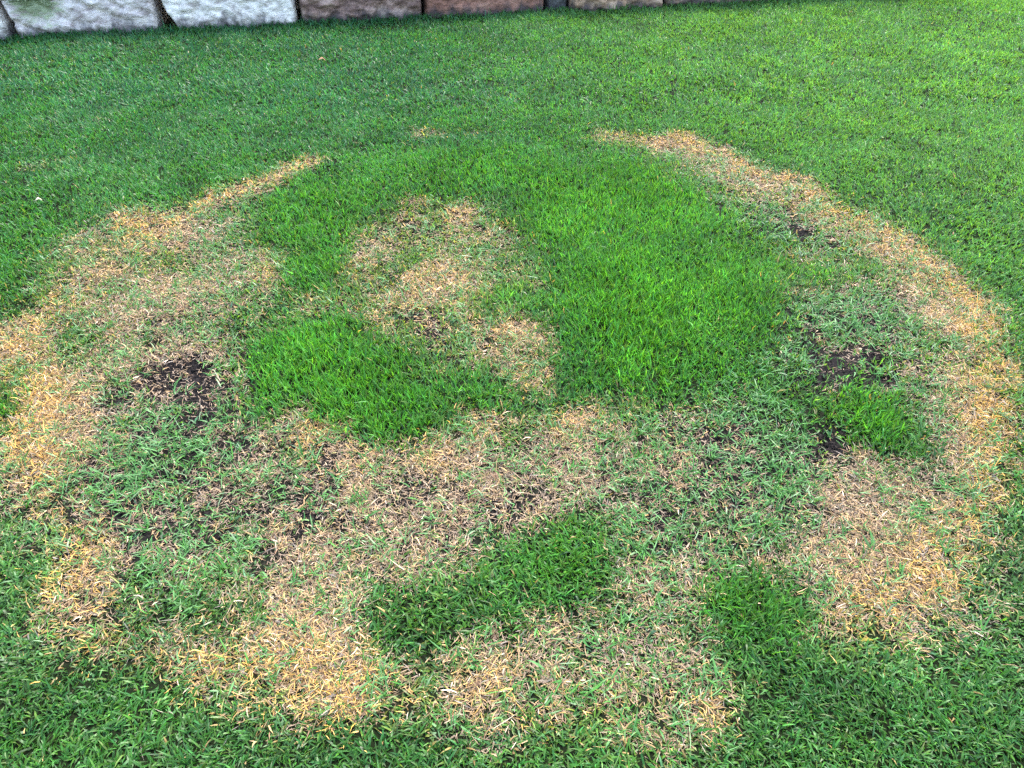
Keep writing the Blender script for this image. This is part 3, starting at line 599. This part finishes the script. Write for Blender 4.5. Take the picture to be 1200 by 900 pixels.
def stone(s0, s1, hgt, depth, setback, mat, label, seed, xl=None, xr=None, cracks=(), tilt=0.0, rough=.018):
    """block from s0 to s1 along the wall; xl/xr: list of (z, inset) for ragged ends"""
    Wd = s1 - s0
    nu, nv, nw = max(8, int(Wd / .012)), int(hgt / .012), 10
    def face(n, m):
        return np.meshgrid(np.linspace(0, 1, n + 1), np.linspace(0, 1, m + 1))
    Vs = []; Fs = []; off = 0
    for f in range(5):                     # front, top, left, right, back
        if f == 0: U, Vv = face(nu, nv); pts = np.stack((U, 0 * U, Vv), -1)
        elif f == 1: U, Vv = face(nu, nw); pts = np.stack((U, Vv, 0 * U + 1), -1)
        elif f == 2: U, Vv = face(nw, nv); pts = np.stack((0 * U, 1 - U, Vv), -1)
        elif f == 3: U, Vv = face(nw, nv); pts = np.stack((0 * U + 1, U, Vv), -1)
        else: U, Vv = face(8, 6); pts = np.stack((1 - U, 0 * U + 1, Vv), -1)
        a, b_ = U.shape
        ii = np.arange(a * b_).reshape(a, b_) + off
        Fs.append(np.stack((ii[:-1, :-1], ii[:-1, 1:], ii[1:, 1:], ii[1:, :-1]), -1).reshape(-1, 4))
        Vs.append(pts.reshape(-1, 3)); off += a * b_
    p = np.concatenate(Vs); F = np.concatenate(Fs)
    u, v, w = p[:, 0].copy(), p[:, 1].copy(), p[:, 2].copy()
    z = w * hgt
    il = np.interp(z, *zip(*xl)) if xl else 0.0
    ir = np.interp(z, *zip(*xr)) if xr else 0.0
    x = s0 + il + u * (Wd - il - ir)
    y = v * depth
    # rounded worn edges
    rr = .035
    ex = np.minimum(x - s0 - il, s1 - ir - x); ey = y; ez = hgt - z
    def rnd(e): return np.clip(1 - e / rr, 0, 1) ** 2
    y = y + rnd(ex) * rr * .7 * (v < .5) + rnd(ez) * rr * .7 * (v < .5)
    z = z - rnd(ey) * rr * .5 * (w > .5)
    x = x + np.where(u < .5, 1, -1) * rnd(ey) * rr * .35 * rnd(ex)
    big = (fbm(x, z + y * .7, 3.2, seed, 4) - .5) * rough * 3.2
    rid = np.abs(fbm(x * .8 + z * .9, z * 1.6 - x * .4 + y, 9, seed + 3, 3) - .5) * rough * 4.0
    rid = rid + (np.floor(fbm(x * .5 + z * 1.3, z * 2.2 + x * .9 + y, 5, seed + 4, 2) * 7) / 7 - .5) * rough * .5
    fine = (fbm(x, z + y, 38, seed + 6, 3) - .5) * rough * 1.3
    dy = big - rid + fine
    for (ax, az_, bx, bz, dep, wd) in cracks:
        px, pz = x - s0, z
        L2 = (bx - ax) ** 2 + (bz - az_) ** 2
        t = np.clip(((px - ax) * (bx - ax) + (pz - az_) * (bz - az_)) / L2, 0, 1)
        dd = np.hypot(px - ax - t * (bx - ax), pz - az_ - t * (bz - az_)) + (fbm(px, pz, 30, seed + 9, 2) - .5) * .012
        dy = dy + dep * np.exp(-(dd / wd) ** 2) * (v < .5)
    y = y + dy * (1 - v) + setback + tilt * z
    z = z + (fbm(x, y, 5, seed + 11) - .5) * .05 * w - .03
    me = mesh_from("stone", np.stack((x, y, z), 1), F.ravel(), np.full(len(F), 4))
    o = link("stone", me, mat, wall)
    if label: o["label"] = label
    return o

S_WHITE = stone_material("pale_sandstone", (.46, .41, .36), (.68, .62, .54), (.82, .76, .67), .75)
S_MOSSY = stone_material("mossy_sandstone", (.38, .31, .28), (.60, .525, .47), (.76, .68, .60), .8, (.32, .0, .26))
S_PURPLE = stone_material("purple_grey_sandstone", (.15, .09, .07), (.29, .185, .145), (.46, .34, .27), .85)
S_RED = stone_material("reddish_sandstone", (.16, .075, .05), (.29, .14, .095), (.37, .205, .145), .85)
S_OLIVE = stone_material("dark_olive_sandstone", (.06, .06, .055), (.11, .11, .10), (.17, .165, .15), .7)
S_TAN = stone_material("tan_sandstone", (.16, .10, .06), (.33, .205, .12), (.46, .33, .22), .8)
k = 1.0216
stone(-1.15, .075, .52, .42, .01, S_WHITE, "pale rounded stone cut by the picture's left edge", 301, xr=[(0, .0), (.12, .0), (.2, .02), (.4, .06), (.6, .08)])
mossy = stone(.10, 1.10, .56, .42, .0, S_MOSSY, "pale grey stone with green moss and diagonal fractures", 311, xl=[(0, .02), (.12, .015), (.2, -.005), (.35, -.04), (.6, -.06)], xr=[(0, .0), (.25, .005), (.6, .01)],
      cracks=[(.04, .13, .28, .02, .04, .014), (.35, .33, .75, .12, .024, .016), (.45, .36, .80, .20, .022, .014), (.25, .24, .42, .11, .016, .014)])
stone(1.13, 2.10, .54, .42, .005, S_WHITE, "white stone with grey vertical cracks and dark base stains", 321, xl=[(0, .11), (.08, .075), (.16, .03), (.25, .01), (.6, .0)], xr=[(0, 0), (.6, .008)],
      cracks=[(.20, .03, .32, .34, .02, .02), (.45, .02, .46, .14, .012, .012), (.71, .02, .72, .15, .014, .014), (.32, .03, .55, .34, .010, .03)])
stone(2.13, 3.055, .55, .42, .015, S_PURPLE, "purple grey stone with pale streaks", 331, cracks=[(.2, .05, .5, .3, .02, .02), (.55, .05, .8, .35, .02, .02)], rough=.026)
stone(3.08, 4.04, .53, .42, .005, S_RED, "reddish brown flat faced stone", 341, cracks=[(.1, .12, .9, .16, .006, .01)], rough=.012)
stone(4.07, 4.25, .50, .34, .09, S_OLIVE, "narrow dark stone set back between two blocks", 351)
stone(4.26, 5.03, .55, .42, .0, S_TAN, "tan brown stone with a dark undercut base", 361, rough=.03, tilt=-.05)
stone(5.06, 6.0, .55, .42, .02, S_TAN, "tan stone farthest along the wall in view", 371, rough=.03, tilt=-.05)
stone(6.03, 7.0, .53, .42, .02, S_PURPLE, None, 381)
stone(7.03, 8.1, .55, .42, .01, S_RED, None, 391)

# moss cushion on the second block
mv = np.empty(len(mossy.data.vertices) * 3); mossy.data.vertices.foreach_get("co", mv); mv = mv.reshape(-1, 3)
md = np.hypot((mv[:, 0] - .33) / .15, (mv[:, 2] - .30) / .13) + (fbm(mv[:, 0], mv[:, 2], 22, 421, 3) - .5) * 1.3
mv = mv[(md < .8) & (mv[:, 1] < .12)]
mv = np.repeat(mv, 4, 0); mm = len(mv)
mv = mv + rng.normal(0, .006, (mm, 3)) * A(1, 0, 1) - A(0, .001, 0)
mcol = mixc(A(.05, .085, .022), A(.14, .19, .06), rng.random(mm))
moss = build_blades("moss", mv, rng.uniform(-2.6, -.5, mm), rng.normal(1.0, .4, mm), rng.normal(0, .4, mm), .006 * np.exp(rng.normal(0, .3, mm)),
                    np.full(mm, .004), rng.normal(0, .6, mm), mcol, mcol, 2, MAT_REGROW)
moss.parent = mossy; moss["kind"] = "stuff"
print("moss", mm)

# raised bed that the wall holds back
bx = np.linspace(-1.2, 8.2, 95); by = np.linspace(.36, 3.5, 32)
BX, BY = np.meshgrid(bx, by); ix = np.arange(BX.size).reshape(BX.shape)
bq = np.stack((ix[:-1, :-1], ix[:-1, 1:], ix[1:, 1:], ix[1:, :-1]), -1).reshape(-1, 4)
bz = .44 + (fbm(BX.ravel(), BY.ravel(), 3, 401) - .5) * .08
bed = link("garden_bed", mesh_from("garden_bed", np.stack((BX.ravel(), BY.ravel(), bz), 1), bq.ravel(), np.full(len(bq), 4), np.full((BX.size, 3), .2)), MAT_SOIL)
bed.location, bed.rotation_euler = wall.location, wall.rotation_euler
tag(bed, "raised soil bed behind the stone wall", kind="structure")

# ------------------------------------------------------------------ small litter on the lawn
def plain(name, c, rough=.7):
    m, nt, N = nodes_of(name); out = N("ShaderNodeOutputMaterial"); p = N("ShaderNodeBsdfPrincipled")
    n = N("ShaderNodeTexNoise"); n.inputs["Scale"].default_value = 120; n.inputs["Detail"].default_value = 4
    r = ramp(nt, [(.35, tuple(v * .55 for v in c)), (.65, c)]); nt.links.new(n.outputs[0], r.inputs[0])
    nt.links.new(r.outputs[0], p.inputs["Base Color"]); p.inputs["Roughness"].default_value = rough
    nt.links.new(p.outputs[0], out.inputs[0]); return m

def leaf(x, y, ln, wd, rz, tiltx, mat, label):
    nu, nv = 8, 4
    V = []
    for i in range(nu + 1):
        t = i / nu; w = wd * math.sin(math.pi * min(.98, t * .96 + .02)) ** .8
        for j in range(nv + 1):
            s = j / nv * 2 - 1
            V.append((ln * (t - .5), s * w / 2, .25 * abs(s) * w + .012 * math.sin(t * 3) + .002 * math.sin(9 * t + 4 * s)))
    idx = np.arange((nu + 1) * (nv + 1)).reshape(nu + 1, nv + 1)
    F = np.stack((idx[:-1, :-1], idx[1:, :-1], idx[1:, 1:], idx[:-1, 1:]), -1).reshape(-1, 4)
    me = mesh_from("fallen_leaf", np.array(V), F.ravel(), np.full(len(F), 4))
    o = link("fallen_leaf", me, mat)
    mod = o.modifiers.new("thickness", 'SOLIDIFY'); mod.thickness = .0006
    o.location = (x, y, float(height(np.array([x]), np.array([y]))[0]) + .030); o.rotation_euler = (tiltx, .15, rz)
    return tag(o, label, "leaf", "dry leaves lying on the turf")
M_LEAF, M_LEAF2 = plain("orange_brown_leaf", (.26, .12, .05)), plain("bleached_leaf", (.62, .52, .36))
leaf(-1.241, 5.25, .048, .018, .3, .2, M_LEAF, "small orange brown leaf lying on green turf below the purple grey stone")
leaf(-2.05, 3.11, .028, .010, .5, .4, M_LEAF2, "tiny bleached leaf on green turf left of the ring")
print("tris", sum(sum(len(p.vertices) - 2 for p in o.data.polygons) if len(o.data.polygons) < 5000 else len(o.data.loops) - 2 * len(o.data.polygons) for o in C.objects if o.type == 'MESH'))
